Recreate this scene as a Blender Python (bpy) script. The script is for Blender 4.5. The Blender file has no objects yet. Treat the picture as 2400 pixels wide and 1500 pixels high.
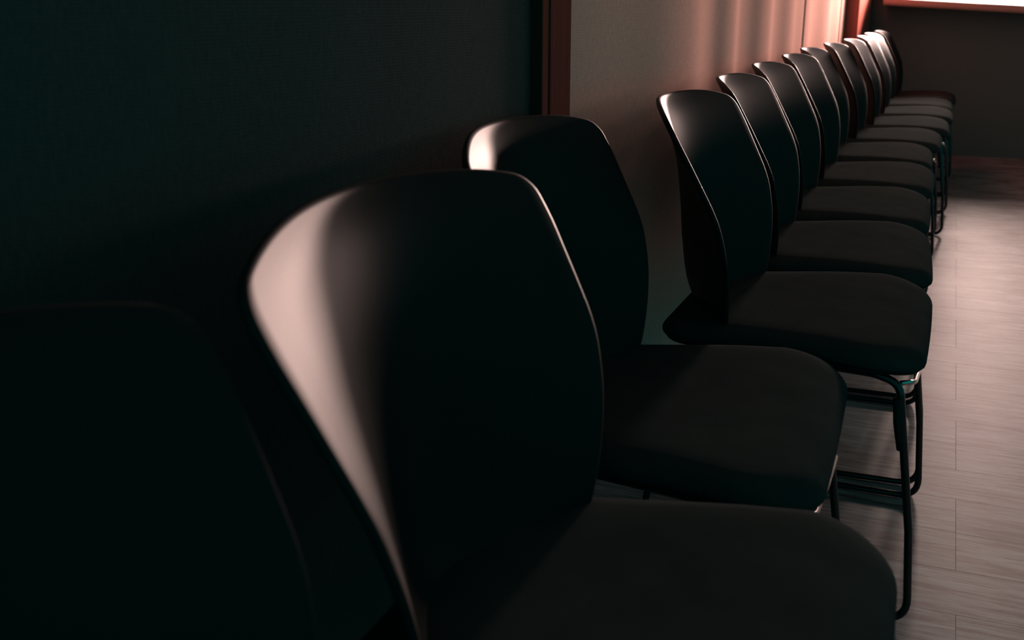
import bpy, bmesh, math, random
from mathutils import Vector, Matrix
random.seed(7)
S = bpy.context.scene
COL = S.collection

# ---------------------------------------------------------------- camera
FPX, PITCH, YAW, CAM_Z = 2454.56, 0.2934, 0.3859, 0.9332
cam = bpy.data.cameras.new('camera')
cam.sensor_width = 36.0
cam.lens = FPX / 2400.0 * 36.0
cam.clip_start = 0.02
cam.dof.use_dof = True
cam.dof.focus_distance = 1.9
cam.dof.aperture_fstop = 6.5
co = bpy.data.objects.new('camera', cam)
COL.objects.link(co)
co.location = (0, 0, CAM_Z)
co.rotation_euler = (math.pi / 2 - PITCH, 0, YAW)
S.camera = co

# ---------------------------------------------------------------- world, exposure
w = bpy.data.worlds.new('world')
S.world = w
w.use_nodes = True
bg = w.node_tree.nodes['Background']
bg.inputs['Color'].default_value = (0.0, 0.55, 0.56, 1)
bg.inputs['Strength'].default_value = 0.33
S.view_settings.view_transform = 'Standard'
S.view_settings.look = 'None'
S.view_settings.exposure = 0.0
S.view_settings.gamma = 1.0
S.view_settings.use_curve_mapping = False

# ---------------------------------------------------------------- room sizes (metres)
WALL_X = -0.57          # face of the left wall
FAR_Y = 7.3             # face of the far wall
NEAR_Y = -0.6
RIGHT_X = 3.6
CEIL_Z = 2.7
WIN_X0, WIN_X1, WIN_Z0, WIN_Z1 = -0.332, 1.80, 0.945, 1.24

# ---------------------------------------------------------------- window light
MULL_X = 0.45            # mullion; the sky is brightest towards the left end of the window
for x0, x1, watts in ((WIN_X0 + .03, .17, 86), (.17, WIN_X1 - .03, 17)):
    L = bpy.data.lights.new('window_daylight', 'AREA')
    L.shape = 'RECTANGLE'
    L.size = x1 - x0
    L.size_y = WIN_Z1 - WIN_Z0 - 0.03
    L.energy = watts
    L.color = (1.0, 0.68, 0.60)
    L.spread = math.radians(80)
    lo = bpy.data.objects.new('window_daylight', L)
    COL.objects.link(lo)
    lo.location = ((x0 + x1) / 2, FAR_Y + 0.10, (WIN_Z0 + WIN_Z1) / 2)
    lo.rotation_euler = (-math.pi / 2, 0, 0)     # shines along -Y

# ================================================================ helpers
def mat(name, base, rough=0.6, spec=0.5, metal=0.0):
    m = bpy.data.materials.new(name)
    m.use_nodes = True
    b = m.node_tree.nodes['Principled BSDF']
    b.inputs['Base Color'].default_value = (*base, 1)
    b.inputs['Roughness'].default_value = rough
    b.inputs['Specular IOR Level'].default_value = spec
    b.inputs['Metallic'].default_value = metal
    return m, m.node_tree, b

def N(nt, t, **kw):
    n = nt.nodes.new(t)
    for k, v in kw.items():
        setattr(n, k, v)
    return n

def coords(nt, scale, kind='Object'):
    tc = N(nt, 'ShaderNodeTexCoord')
    mp = N(nt, 'ShaderNodeMapping')
    mp.inputs['Scale'].default_value = scale
    nt.links.new(tc.outputs[kind], mp.inputs['Vector'])
    return mp.outputs['Vector']

def noise(nt, vec, scale, detail=3, rough=0.55):
    n = N(nt, 'ShaderNodeTexNoise')
    n.inputs['Scale'].default_value = scale
    n.inputs['Detail'].default_value = detail
    n.inputs['Roughness'].default_value = rough
    nt.links.new(vec, n.inputs['Vector'])
    return n.outputs['Fac']

def ramp(nt, fac, stops):
    r = N(nt, 'ShaderNodeValToRGB')
    e = r.color_ramp.elements
    while len(e) < len(stops):
        e.new(0.5)
    for k, (p, c) in enumerate(stops):
        e[k].position = p
        e[k].color = (*c, 1)
    nt.links.new(fac, r.inputs['Fac'])
    return r.outputs['Color']

def bump(nt, b, h, strength, dist):
    n = N(nt, 'ShaderNodeBump')
    n.inputs['Strength'].default_value = strength
    n.inputs['Distance'].default_value = dist
    nt.links.new(h, n.inputs['Height'])
    nt.links.new(n.outputs['Normal'], b.inputs['Normal'])

def math2(nt, op, a, b_):
    n = N(nt, 'ShaderNodeMath', operation=op)
    for i, v in enumerate((a, b_)):
        if isinstance(v, (int, float)):
            n.inputs[i].default_value = v
        else:
            nt.links.new(v, n.inputs[i])
    return n.outputs[0]

def mesh_obj(name, bm, m, parent=None, smooth=False):
    me = bpy.data.meshes.new(name)
    bmesh.ops.recalc_face_normals(bm, faces=bm.faces)
    bm.to_mesh(me)
    bm.free()
    if m:
        me.materials.append(m)
    if smooth:
        for p in me.polygons:
            p.use_smooth = True
    o = bpy.data.objects.new(name, me)
    COL.objects.link(o)
    if parent:
        o.parent = parent
    return o

def add_box(bm, x0, x1, y0, y1, z0, z1):
    v = [bm.verts.new((x, y, z)) for x in (x0, x1) for y in (y0, y1) for z in (z0, z1)]
    for f in ((0, 1, 3, 2), (4, 6, 7, 5), (0, 4, 5, 1), (2, 3, 7, 6), (0, 2, 6, 4), (1, 5, 7, 3)):
        bm.faces.new([v[i] for i in f])

def box(x0, x1, y0, y1, z0, z1, bevel=0.0, seg=2):
    bm = bmesh.new()
    add_box(bm, x0, x1, y0, y1, z0, z1)
    if bevel:
        bmesh.ops.bevel(bm, geom=bm.edges[:], offset=bevel, segments=seg, affect='EDGES', profile=0.5)
    return bm

def struct(o):
    o['kind'] = 'structure'
    return o

def fillet(points, rad, n=7):
    """round the corners of a polyline"""
    P = [Vector(p) for p in points]
    out = [P[0]]
    for i in range(1, len(P) - 1):
        a, b, c = P[i - 1], P[i], P[i + 1]
        r = rad[i] if isinstance(rad, (list, tuple)) else rad
        u, v = (a - b).normalized(), (c - b).normalized()
        ang = u.angle(v)
        d = min(r / math.tan(ang / 2), (a - b).length * .49, (c - b).length * .49)
        p0, p1 = b + u * d, b + v * d
        for k in range(n + 1):
            t = k / n
            out.append(p0 * (1 - t) ** 2 + b * 2 * t * (1 - t) + p1 * t ** 2)
    out.append(P[-1])
    return out

def tube(bm, pts, r, seg=10):
    pts = [Vector(p) for p in pts]
    rings = []
    up = None
    for i, p in enumerate(pts):
        if i == 0:
            t = pts[1] - pts[0]
        elif i == len(pts) - 1:
            t = pts[-1] - pts[-2]
        else:
            t = (pts[i + 1] - pts[i]).normalized() + (pts[i] - pts[i - 1]).normalized()
        t.normalize()
        if up is None:
            up = t.orthogonal().normalized()
        up = (up - t * up.dot(t)).normalized()
        s = t.cross(up)
        rings.append([bm.verts.new(p + (up * math.cos(a) + s * math.sin(a)) * r)
                      for a in (2 * math.pi * k / seg for k in range(seg))])
    for a, b in zip(rings, rings[1:]):
        for k in range(seg):
            bm.faces.new((a[k], a[(k + 1) % seg], b[(k + 1) % seg], b[k]))
    bm.faces.new(rings[0][::-1])
    bm.faces.new(rings[-1])

def interp(tab, x):
    if x <= tab[0][0]:
        return tab[0][1]
    for (a, va), (b, vb) in zip(tab, tab[1:]):
        if x <= b:
            t = (x - a) / (b - a)
            return va + (vb - va) * t
    return tab[-1][1]

def smooth_interp(tab, x):
    """Catmull-Rom through the table"""
    n = len(tab)
    x = min(max(x, tab[0][0]), tab[-1][0])
    for i in range(n - 1):
        if x <= tab[i + 1][0]:
            break
    x0, y0 = tab[i]
    x1, y1 = tab[i + 1]
    m0 = (y1 - tab[i - 1][1]) / (x1 - tab[i - 1][0]) if i > 0 else (y1 - y0) / (x1 - x0)
    m1 = (tab[i + 2][1] - y0) / (tab[i + 2][0] - x0) if i + 2 < n else (y1 - y0) / (x1 - x0)
    h = x1 - x0
    t = (x - x0) / h
    return ((2 * t ** 3 - 3 * t ** 2 + 1) * y0 + (t ** 3 - 2 * t ** 2 + t) * h * m0
            + (-2 * t ** 3 + 3 * t ** 2) * y1 + (t ** 3 - t ** 2) * h * m1)

# ================================================================ materials
# grey-beige vinyl planks, streaky grain along X
M_PLANK, nt, b = mat('plank_vinyl', (.4, .36, .34), .6, .10)
geo = N(nt, 'ShaderNodeNewGeometry')
oi = N(nt, 'ShaderNodeObjectInfo')
def world_coords(scale, jitter):
    mp = N(nt, 'ShaderNodeMapping')
    mp.inputs['Scale'].default_value = scale
    cb = N(nt, 'ShaderNodeCombineXYZ')
    nt.links.new(math2(nt, 'MULTIPLY', oi.outputs['Random'], jitter), cb.inputs['X'])
    nt.links.new(geo.outputs['Position'], mp.inputs['Vector'])
    nt.links.new(cb.outputs[0], mp.inputs['Location'])
    return mp.outputs['Vector']
g1 = noise(nt, world_coords((7, 75, 1), 40), 1.0, 5, .62)
g2 = noise(nt, world_coords((22, 260, 1), 40), 1.0, 3, .6)
g3 = noise(nt, world_coords((5, 9, 1), 0), 1.0, 3, .5)
g4 = noise(nt, world_coords((2.5, 40, 1), 20), 1.0, 3, .6)
f = math2(nt, 'ADD', math2(nt, 'MULTIPLY', g1, .42), math2(nt, 'MULTIPLY', g2, .20))
f = math2(nt, 'ADD', f, math2(nt, 'ADD', math2(nt, 'MULTIPLY', g3, .20), math2(nt, 'MULTIPLY', g4, .18)))
colr = ramp(nt, f, [(.40, (.066, .055, .053)), (.47, (.160, .154, .152)), (.52, (.245, .265, .268)), (.60, (.325, .375, .385))])
hsv = N(nt, 'ShaderNodeHueSaturation')
hsv.inputs['Saturation'].default_value = 1.0
nt.links.new(math2(nt, 'ADD', math2(nt, 'MULTIPLY', oi.outputs['Random'], .16), .92), hsv.inputs['Value'])
nt.links.new(colr, hsv.inputs['Color'])
nt.links.new(hsv.outputs['Color'], b.inputs['Base Color'])
bump(nt, b, g2, .15, .001)

M_SUB, nt, b = mat('joint_dark', (.20, .17, .16), .9, .1)

def fabric(name, base, weave=.16):
    m, nt, b = mat(name, base, .95, 0.0)
    tc = N(nt, 'ShaderNodeTexCoord')
    wv = N(nt, 'ShaderNodeTexWave', wave_type='BANDS', bands_direction='Z')
    wv.inputs['Scale'].default_value = 95
    wv.inputs['Distortion'].default_value = 1.2
    wv.inputs['Detail'].default_value = 1.0
    wv.inputs['Detail Scale'].default_value = 3.0
    nt.links.new(tc.outputs['Object'], wv.inputs['Vector'])
    n1 = noise(nt, coords(nt, (1, 300, 25)), 2.0, 2)
    n2 = noise(nt, coords(nt, (1, 420, 420)), 1.0, 2)
    h = math2(nt, 'ADD', math2(nt, 'MULTIPLY', wv.outputs['Fac'], .4), math2(nt, 'ADD', n1, n2))
    f = math2(nt, 'MULTIPLY', h, .5)
    d = tuple(c * .78 for c in base)
    l = tuple(min(1, c * 1.18) for c in base)
    nt.links.new(ramp(nt, f, [(.42, d), (.78, l)]), b.inputs['Base Color'])
    bump(nt, b, h, weave, .0012)
    return m

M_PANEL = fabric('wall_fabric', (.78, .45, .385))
M_PANEL_SHADED = fabric('wall_fabric_shaded', (.075, .072, .069))  # darker copy of the wall fabric, fading window light put into the colour
M_SHELLWALL, nt, b = mat('plaster', (.30, .27, .26), .9, .2)
bump(nt, b, noise(nt, coords(nt, (1, 1, 1)), 60, 3), .1, .002)
M_FARWALL, nt, b = mat('far_wall_paint', (.10, .15, .145), .9, .0)
bump(nt, b, noise(nt, coords(nt, (1, 1, 1)), 80, 3), .1, .002)
M_CEIL, nt, b = mat('ceiling_paint', (.25, .24, .24), .95, .1)
bump(nt, b, noise(nt, coords(nt, (1, 1, 1)), 50, 3), .1, .002)

def redwood(name, base):
    m, nt, b = mat(name, base, .9, .0)
    g = noise(nt, coords(nt, (30, 30, 1.2)), 4, 4)
    nt.links.new(ramp(nt, g, [(.3, tuple(c * .85 for c in base)), (.7, tuple(c * 1.12 for c in base))]), b.inputs['Base Color'])
    return m
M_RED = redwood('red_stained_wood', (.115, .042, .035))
M_RED_LIT = redwood('red_wood_lit', (.50, .14, .11))  # brighter copy of the red, window light on the pilaster put into its colour
M_SILL, nt, b = mat('sill_paint', (.36, .24, .21), .7, .2)
bump(nt, b, noise(nt, coords(nt, (1, 1, 1)), 30, 2), .05, .001)
M_WHITE, nt, b = mat('window_frame_paint', (.7, .68, .66), .5, .4)
bump(nt, b, noise(nt, coords(nt, (1, 1, 1)), 40, 2), .05, .001)

M_PANE = bpy.data.materials.new('bright_window_glass')
M_PANE.use_nodes = True
nt = M_PANE.node_tree
nt.nodes.clear()
em = N(nt, 'ShaderNodeEmission')
em.inputs['Strength'].default_value = 5.0
em.inputs['Color'].default_value = (1.0, .93, .91, 1)
nt.links.new(em.outputs[0], N(nt, 'ShaderNodeOutputMaterial').inputs['Surface'])

M_SHELL, nt, b = mat('black_plastic_shell', (.017, .0165, .0160), .50, .085)
n_ = noise(nt, coords(nt, (1, 1, 1)), 500, 2)
bump(nt, b, n_, .12, .0006)
M_PAD, nt, b = mat('charcoal_upholstery', (.085, .078, .076), .95, .0)
b.inputs['Sheen Weight'].default_value = 0.0
b.inputs['Sheen Roughness'].default_value = .5
n_ = noise(nt, coords(nt, (1, 1, 1)), 900, 2)
n2_ = noise(nt, coords(nt, (1, 1, 1)), 14, 3)
nt.links.new(ramp(nt, n2_, [(.3, (.028, .035, .035)), (.7, (.036, .044, .043))]), b.inputs['Base Color'])
bump(nt, b, n_, .3, .0008)
M_TUBE, nt, b = mat('black_gloss_metal', (.012, .012, .013), .16, .6)
n_ = noise(nt, coords(nt, (1, 1, 1)), 200, 2)
bump(nt, b, n_, .03, .0004)
M_CLIP, nt, b = mat('black_rubber', (.02, .02, .02), .7, .3)
bump(nt, b, noise(nt, coords(nt, (1, 1, 1)), 200, 2), .1, .0005)
M_CHROME, nt, b = mat('polished_steel', (.62, .60, .58), .18, .5, 1.0)
bump(nt, b, noise(nt, coords(nt, (1, 1, 200)), 40, 2), .02, .0003)

# ================================================================ room shell
floor = struct(mesh_obj('floor', box(WALL_X - .2, RIGHT_X, NEAR_Y, FAR_Y + .2, -.10, -.0012), M_SUB))
PW, PL, GAP = .146, .914, .0003
bmp = box(0, PL - GAP, 0, PW - GAP, -.008, 0, .00025, 1)
plank_me = mesh_obj('plank', bmp, M_PLANK, floor)
proto_used = False
row = 0
y = 1.914 - PW * 15
while y < FAR_Y - .01:
    off = .105 if row % 3 != 1 else .105 - .457
    x = off - PL
    while x < RIGHT_X - .3:
        if x + PL > WALL_X:
            if not proto_used:
                o = plank_me
                proto_used = True
            else:
                o = plank_me.copy()
                COL.objects.link(o)
                o.parent = floor
            o.location = (x, y, 0)
        x += PL
    y += PW
    row += 1

wall_left = struct(mesh_obj('wall_left', box(WALL_X - .45, WALL_X - .06, 1.50, FAR_Y, 0, CEIL_Z), M_SHELLWALL))
# padded fabric panels: gently wavy like stretched cloth
# (position, width, tilt towards the far window)
FOLDS = [(2.16, .20, -.020), (2.60, .13, .045), (2.84, .075, -.035), (3.09, .085, .060), (3.39, .10, -.040),
         (3.72, .11, .055), (4.02, .10, -.030), (4.28, .10, .030), (4.85, .15, .040), (5.25, .15, -.030), (5.6, .14, .040), (5.9, .1, -.02)]
def fold_tilt(y):
    return 2.0 * sum(a * math.exp(-((y - c) / wd) ** 2) for c, wd, a in FOLDS)
def panel(y0, y1, m, bow=0.0, z0=.02, z1=2.66):
    bm = bmesh.new()
    ny = max(6, int((y1 - y0) / .03))
    drift = -sum(fold_tilt(y0 + (y1 - y0) * i / ny) for i in range(1, ny + 1)) / ny
    depth = 0.0
    zs = [z0, .6, .9, 1.3, 2.0, z1]
    cols = []
    for i in range(ny + 1):
        yy = y0 + (y1 - y0) * i / ny
        e = min(yy - y0, y1 - yy)
        edge = -.005 * max(0, 1 - e / .012) ** 2
        if i:
            depth -= fold_tilt(yy) * (y1 - y0) / ny
        d = depth - drift * (yy - y0)
        cols.append([bm.verts.new((WALL_X + edge + d - bow * max(0, 1.45 - yy) ** 2.2 - (.025 * ((2.3 - yy) / .68) ** 2 if 1.6 < yy < 2.3 else 0), yy, z)) for z in zs])
    for a, c in zip(cols, cols[1:]):
        for k in range(len(zs) - 1):
            bm.faces.new((a[k], c[k], c[k + 1], a[k + 1]))
    # returns at the panel's ends
    for cc in (cols[0], cols[-1]):
        bk = [bm.verts.new((min(WALL_X - .062, v.co.x - .004), v.co.y, v.co.z)) for v in cc]
        for k in range(len(zs) - 1):
            bm.faces.new((cc[k], cc[k + 1], bk[k + 1], bk[k]))
    return mesh_obj('wall_panel', bm, m, wall_left, True)
panel(NEAR_Y, .40, M_PANEL_SHADED, .06)
panel(.404, 1.490, M_PANEL_SHADED, .06)
panel(1.624, 4.572, M_PANEL)
panel(4.574, 6.085, M_PANEL)
panel(6.087, 6.386, M_PANEL)

# red casing on the left wall: narrow strip, groove, wide strip
trim1 = bpy.data.objects.new('trim_1', None)
COL.objects.link(trim1)
struct(trim1)
trim1.location = (WALL_X, 1.56, 0)
for a, c in ((1.492, 1.5195), (1.5265, 1.622)):
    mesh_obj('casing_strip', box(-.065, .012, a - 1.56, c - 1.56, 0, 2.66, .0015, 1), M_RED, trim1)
mesh_obj('casing_groove', box(-.065, -.008, 1.515 - 1.56, 1.530 - 1.56, 0, 2.66), M_CLIP, trim1)

# red pilaster in the far corner
trim2 = struct(mesh_obj('trim_2', box(WALL_X - .07, -.50, 6.386, FAR_Y, 0, CEIL_Z, .004, 2), M_RED_LIT))

# far wall with its window opening; the parapet top falls a little to the right
bm = bmesh.new()
T = .22
xs0, xs1 = WALL_X - .25, RIGHT_X
add_box(bm, xs0, WIN_X0, FAR_Y, FAR_Y + T, 0, CEIL_Z)
add_box(bm, WIN_X1, xs1, FAR_Y, FAR_Y + T, 0, CEIL_Z)
add_box(bm, WIN_X0, WIN_X1, FAR_Y, FAR_Y + T, WIN_Z1, CEIL_Z)
add_box(bm, WIN_X0, WIN_X1, FAR_Y, FAR_Y + T, 0, WIN_Z0 - .026)
wall_far = struct(mesh_obj('wall_far', bm, M_FARWALL))

window = bpy.data.objects.new('window_1', None)
COL.objects.link(window)
window.location = (WIN_X0, FAR_Y + .16, WIN_Z0)
struct(window)
def wbox(name, x0, x1, y0, y1, z0, z1, m, bev=.003):
    return mesh_obj(name, box(x0 - WIN_X0, x1 - WIN_X0, y0 - FAR_Y - .16, y1 - FAR_Y - .16, z0 - WIN_Z0, z1 - WIN_Z0, bev, 2), m, window)
for px0, px1 in ((WIN_X0 + .01, MULL_X), (MULL_X, WIN_X1 - .01)):
    wbox('window_pane', px0, px1, FAR_Y + .15, FAR_Y + .16, WIN_Z0 - .026, WIN_Z1 - .01, M_PANE, 0)
wbox('frame_post', WIN_X0, WIN_X0 + .03, FAR_Y + .10, FAR_Y + .18, WIN_Z0, WIN_Z1, M_WHITE)
wbox('frame_post', WIN_X1 - .03, WIN_X1, FAR_Y + .10, FAR_Y + .18, WIN_Z0, WIN_Z1, M_WHITE)
wbox('frame_mullion', MULL_X - .025, MULL_X + .025, FAR_Y + .10, FAR_Y + .18, WIN_Z0, WIN_Z1, M_WHITE)
wbox('frame_head', WIN_X0, WIN_X1, FAR_Y + .10, FAR_Y + .18, WIN_Z1 - .03, WIN_Z1, M_WHITE)
# deep window shelf with a rounded nose
bm = bmesh.new()
R, DEP = .045, .30
prof = [(T, -.05), (T, 0.0)]
for k in range(13):
    a = math.pi * k / 12
    prof.append((-DEP + R * .5 - R * .5 * math.sin(a), -R / 2 + R / 2 * math.cos(a)))
prof += [(.0, -R)]
cols = []
SLOPE = -.042 / .711
for x in (WIN_X0 - .08, WIN_X0 + .75, WIN_X1 + .06):
    dz = .018 + SLOPE * min(x - WIN_X0, .75)
    cols.append([bm.verts.new((x - WIN_X0, FAR_Y + py - FAR_Y - .16, pz + dz)) for py, pz in prof])
for a, c in zip(cols, cols[1:]):
    n = len(prof)
    for k in range(n):
        bm.faces.new((a[k], a[(k + 1) % n], c[(k + 1) % n], c[k]))
bm.faces.new(cols[0])
bm.faces.new(cols[-1][::-1])
mesh_obj('window_sill', bm, M_SILL, window)

ceiling = struct(mesh_obj('ceiling', box(WALL_X - .25, RIGHT_X, NEAR_Y, FAR_Y + .2, CEIL_Z, CEIL_Z + .1), M_CEIL))

# ================================================================ the chair
# local frame: origin on the floor under the seat's middle, +X the way the chair faces
OX = .20     # seat front edge lies at x = +.21

EDGE_X = [(.40, -.300), (.46, -.290), (.54, -.291), (.60, -.302), (.63, -.313), (.66, -.328), (.70, -.349), (.744, -.373), (.79, -.399)]
MID_X = [(.40, -.345), (.46, -.386), (.54, -.402), (.60, -.407), (.66, -.413), (.70, -.419), (.75, -.434), (.791, -.456)]
HALF_W = [(.40, .160), (.46, .186), (.54, .211), (.62, .229), (.66, .235), (.70, .240), (.74, .2445), (.79, .2435)]
ZB, RC = .402, .020

def back_x(y, z):
    """front surface of the back: a softened V in plan"""
    xe, xm = smooth_interp(EDGE_X, z), smooth_interp(MID_X, z)
    a = abs(y) / smooth_interp(HALF_W, z)
    k = .34
    return xm + (xe - xm) * (math.sqrt(a * a + k * k) - k) / (math.sqrt(1 + k * k) - k)

def back_pt(u, t):
    zt = .784
    z = ZB + t * (zt - ZB)
    hw = smooth_interp(HALF_W, z)
    top = zt - z
    if top < RC:
        q = 1 - top / RC
        hw -= RC * (1 - math.sqrt(max(0, 1 - q * q)))
    bot = z - ZB
    if bot < .03:
        q = 1 - bot / .03
        hw -= .03 * (1 - math.sqrt(max(0, 1 - q * q)))
    g = min(1, max(0, (z - .60) / (zt - .60)))
    z -= .0195 * min(1.1, abs(hw * u) / .236) ** 3.6 * g * g      # the top edge falls towards its corners
    return Vector((back_x(hw * u, z) + OX, hw * u, z))

def back_n(p):
    e = .004
    dy = (back_x(p.y + e, p.z) - back_x(p.y - e, p.z)) / (2 * e)
    dz = (back_x(p.y, p.z + e) - back_x(p.y, p.z - e)) / (2 * e)
    return Vector((1, -dy, -dz)).normalized()

def backrest_mesh():
    NU, rows = 36, []
    ts = [k / 26 * .90 for k in range(27)] + [.925, .945, .96, .972, .982, .99, .996, 1.0]
    ts = sorted(set(ts + [.01, .02, .05]))
    P = [[back_pt(-1 + 2 * i / NU, t) for i in range(NU + 1)] for t in ts]
    nr = len(ts)
    bm = bmesh.new()
    th = .0085
    front = [[bm.verts.new(P[j][i]) for i in range(NU + 1)] for j in range(nr)]
    back = []
    for j in range(nr):
        r = []
        for i in range(NU + 1):
            r.append(bm.verts.new(P[j][i] - back_n(P[j][i]) * th))
        back.append(r)
    for j in range(nr - 1):
        for i in range(NU):
            bm.faces.new((front[j][i], front[j][i + 1], front[j + 1][i + 1], front[j + 1][i]))
            bm.faces.new((back[j][i], back[j + 1][i], back[j + 1][i + 1], back[j][i + 1]))
    ring = [(0, i) for i in range(NU)] + [(j, NU) for j in range(nr - 1)] + [(nr - 1, i) for i in range(NU, 0, -1)] + [(j, 0) for j in range(nr - 1, 0, -1)]
    # half-round rim
    loops = [[front[j][i] for j, i in ring]]
    for ph in (45, 90, 135):
        a = math.radians(ph)
        lp = []
        for k, (j, i) in enumerate(ring):
            f_, b_ = front[j][i].co, back[j][i].co
            pa, pb = ring[k - 1], ring[(k + 1) % len(ring)]
            tg = (P[pb[0]][pb[1]] - P[j][i]).normalized() + (P[j][i] - P[pa[0]][pa[1]]).normalized()
            d = tg.cross((f_ - b_).normalized()).normalized()
            lp.append(bm.verts.new((f_ + b_) / 2 + (f_ - b_) / 2 * math.cos(a) + d * (th / 2) * math.sin(a)))
        loops.append(lp)
    loops.append([back[j][i] for j, i in ring])
    m_ = len(ring)
    for A, B in zip(loops, loops[1:]):
        for k in range(m_):
            bm.faces.new((A[k], A[(k + 1) % m_], B[(k + 1) % m_], B[k]))
    return bm

def seat_outline(inset, n=10):
    """plan outline, counter-clockwise; tapers towards the back, front edge slightly bowed"""
    xf, xb = .007 - inset, -.405 + inset
    rf, rb = max(.085 - inset * .6, .02), max(.06 - inset * .6, .02)
    hf, hb = .256 - inset, .194 - inset
    def hw(x):
        return hb + (hf - hb) * min(1, max(0, (x - xb) / (xf - xb) / .82))
    pts = []
    # right side (y<0) from back to front, front, left side back
    def corner(cx, cy, r, a0, a1):
        for k in range(n + 1):
            a = a0 + (a1 - a0) * k / n
            pts.append((cx + r * math.cos(a), cy + r * math.sin(a)))
    corner(xb + rb, -(hw(xb + rb) - rb), rb, math.pi, 1.5 * math.pi)
    for k in range(1, 8):
        x = xb + rb + (xf - rf - xb - rb) * k / 8
        pts.append((x, -hw(x)))
    corner(xf - rf, -(hf - rf), rf, 1.5 * math.pi, 2 * math.pi)
    for k in range(1, 8):
        y = -(hf - rf) + 2 * (hf - rf) * k / 8
        pts.append((xf, y))
    corner(xf - rf, hf - rf, rf, 0, .5 * math.pi)
    for k in range(1, 8):
        x = xf - rf + (xb + rb - xf + rf) * k / 8
        pts.append((x, hw(x)))
    corner(xb + rb, hw(xb + rb) - rb, rb, .5 * math.pi, math.pi)
    return [(x + (.004 * (1 - (y / .256) ** 2) if x > -.06 else 0) * max(0, min(1, (x + .06) / .06)), y) for x, y in pts]

def seat_sag(x):
    z = 0
    if x > -.11:
        z -= .016 * ((x + .11) / .12) ** 2.2
    if x < -.16:
        z -= .010 * min(1, (-.16 - x) / .2)
    return z

def loft(profile, zc):
    bm = bmesh.new()
    loops = []
    for inset, z in profile:
        loops.append([bm.verts.new((x + OX, y, z + seat_sag(x))) for x, y in seat_outline(inset)])
    for a, c in zip(loops, loops[1:]):
        n = len(a)
        for k in range(n):
            bm.faces.new((a[k], a[(k + 1) % n], c[(k + 1) % n], c[k]))
    for lp, zz in ((loops[0], profile[0][1]), (loops[-1], profile[-1][1])):
        cx = -.2
        n = len(lp)
        cur = lp
        for q in (.85, .7, .52, .34, .17):
            nx = []
            for v in lp:
                x = cx + (v.co.x - OX - cx) * q
                nx.append(bm.verts.new((x + OX, v.co.y * q, zz + seat_sag(x))))
            for k in range(n):
                bm.faces.new((cur[k], cur[(k + 1) % n], nx[(k + 1) % n], nx[k]))
            cur = nx
        cv = bm.verts.new((cx + OX, 0, zz + seat_sag(cx)))
        for k in range(n):
            bm.faces.new((cur[k], cur[(k + 1) % n], cv))
    return bm

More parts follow.
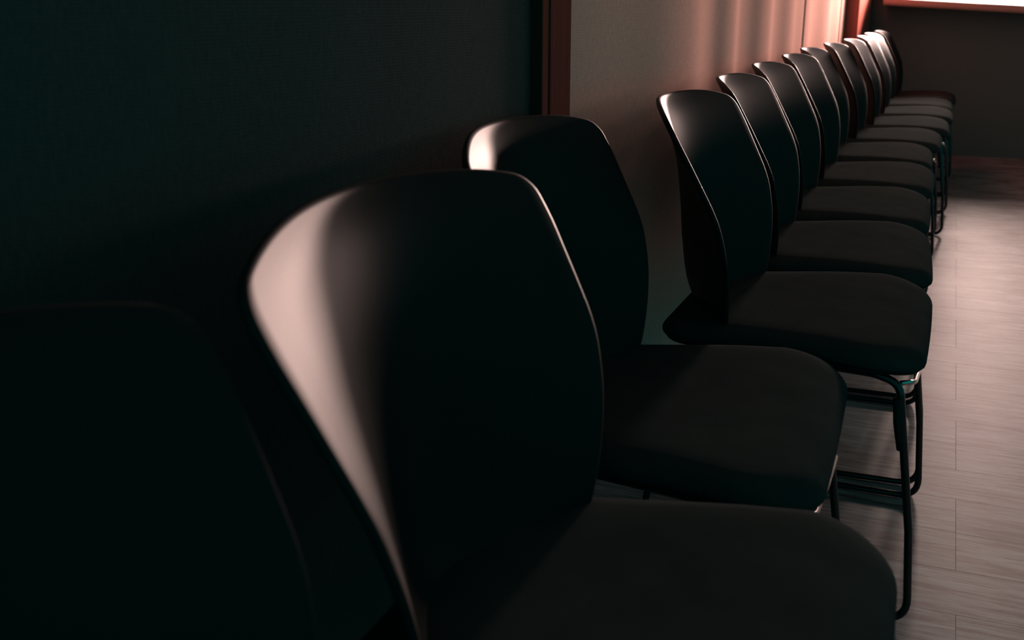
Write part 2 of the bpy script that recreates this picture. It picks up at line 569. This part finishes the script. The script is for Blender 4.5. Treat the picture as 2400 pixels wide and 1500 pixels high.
def make_chair():
    root = bpy.data.objects.new('chair', None)
    COL.objects.link(root)
    root.empty_display_size = .1
    mesh_obj('backrest', backrest_mesh(), M_SHELL, root, True)
    pad = [(.06, .4505), (.035, .450), (.020, .4482), (.011, .4445), (.005, .439), (.0015, .434), (0, .429), (.001, .424), (.004, .420), (.010, .418), (.03, .4178)]
    mesh_obj('seat_pad', loft(pad, .45), M_PAD, root, True)
    sh = [(.03, .4182), (.009, .4182), (.0065, .4165), (.008, .414), (.020, .409), (.045, .405), (.08, .404)]
    mesh_obj('seat_shell', loft(sh, .40), M_SHELL, root, True)
    r = .0061
    for s in (-1, 1):
        yo = .233 * s
        yi = .150 * s
        pts = [(-.345, yi, .386), (-.36, yo * .92, .372), (-.425, yo, .0065), (.0255, yo, .0065), (.012, yo, .16), (-.024, yo * .985, .395), (-.062, yo * .96, .404), (-.30, yi * 1.05, .392)]
        pts = [(x + OX, y, z) for x, y, z in pts]
        bm = bmesh.new()
        tube(bm, fillet(pts, [0, .03, .035, .038, .12, .028, .05, 0], 8), r, 12)
        fr = mesh_obj('sled_leg', bm, M_TUBE, root, True)
        bm = bmesh.new()
        # stacking bumper hugging the front leg
        tube(bm, fillet([(-.020 + OX - .004, yo * .985, .372), (-.014 + OX - .006, yo * .987, .335), (-.007 + OX - .004, yo * .99, .292)], .02, 5), .0078, 10)
        mesh_obj('stacking_bumper', bm, M_CLIP, fr, True)
    # steel brace rising from one front leg to the seat underside at the other
    bm = bmesh.new()
    tube(bm, fillet([(-.001 + OX, .229, .288), (.000 + OX, .028, .336), (-.004 + OX, -.122, .364), (-.022 + OX, -.205, .388)], .15, 6), .0042, 10)
    mesh_obj('brace', bm, M_CHROME, root, True)
    return root

proto = make_chair()
def copy_tree(o, parent=None):
    c = o.copy()
    COL.objects.link(c)
    c.parent = parent
    for ch in o.children:
        copy_tree(ch, c)
    return c

# (row position y, shift towards the room, turn in degrees)
ROW = [
    (.229, -.011, 0), (.753, 0, .2), (1.272, -.087, 1.3), (1.795, .009, -.3), (2.315, .001, 2.0),
    (2.832, -.013, .8), (3.350, -.013, 0), (3.874, -.027, .8), (4.390, -.005, -.3), (4.907, .021, .4),
    (5.432, .034, .1), (5.958, .030, -.3), (6.478, .045, 0)]
LABELS = [
    'nearest black chair, almost swallowed by darkness at the left edge',
    'large near black chair whose curved back catches a broad pink glow',
    'black chair pushed back to the wall in front of the red casing strip',
    'black chair just beyond the one pushed back, its glossy sled legs fully in view',
    'fifth black chair from the camera, second beyond the pushed-back one',
    'sixth black chair from the camera, third beyond the pushed-back one',
    'seventh black chair from the camera in the wall row',
    'eighth black chair from the camera in the wall row',
    'ninth black chair from the camera, fifth from the far end',
    'fourth black chair from the far end of the row',
    'third black chair from the far end, before the red corner pilaster',
    'second black chair from the far end of the row',
    'farthest black chair at the dark end of the row below the window wall']
protos = list(proto.children)
for i, (yy, dx, rz) in enumerate(ROW):
    o = proto if i == 0 else copy_tree(proto)
    o.location = (dx - OX, yy, 0)
    o.rotation_euler = (0, 0, math.radians(rz))
    o['label'] = LABELS[i]
    o['category'] = 'chair'
    o['group'] = 'row of black chairs along the fabric wall'
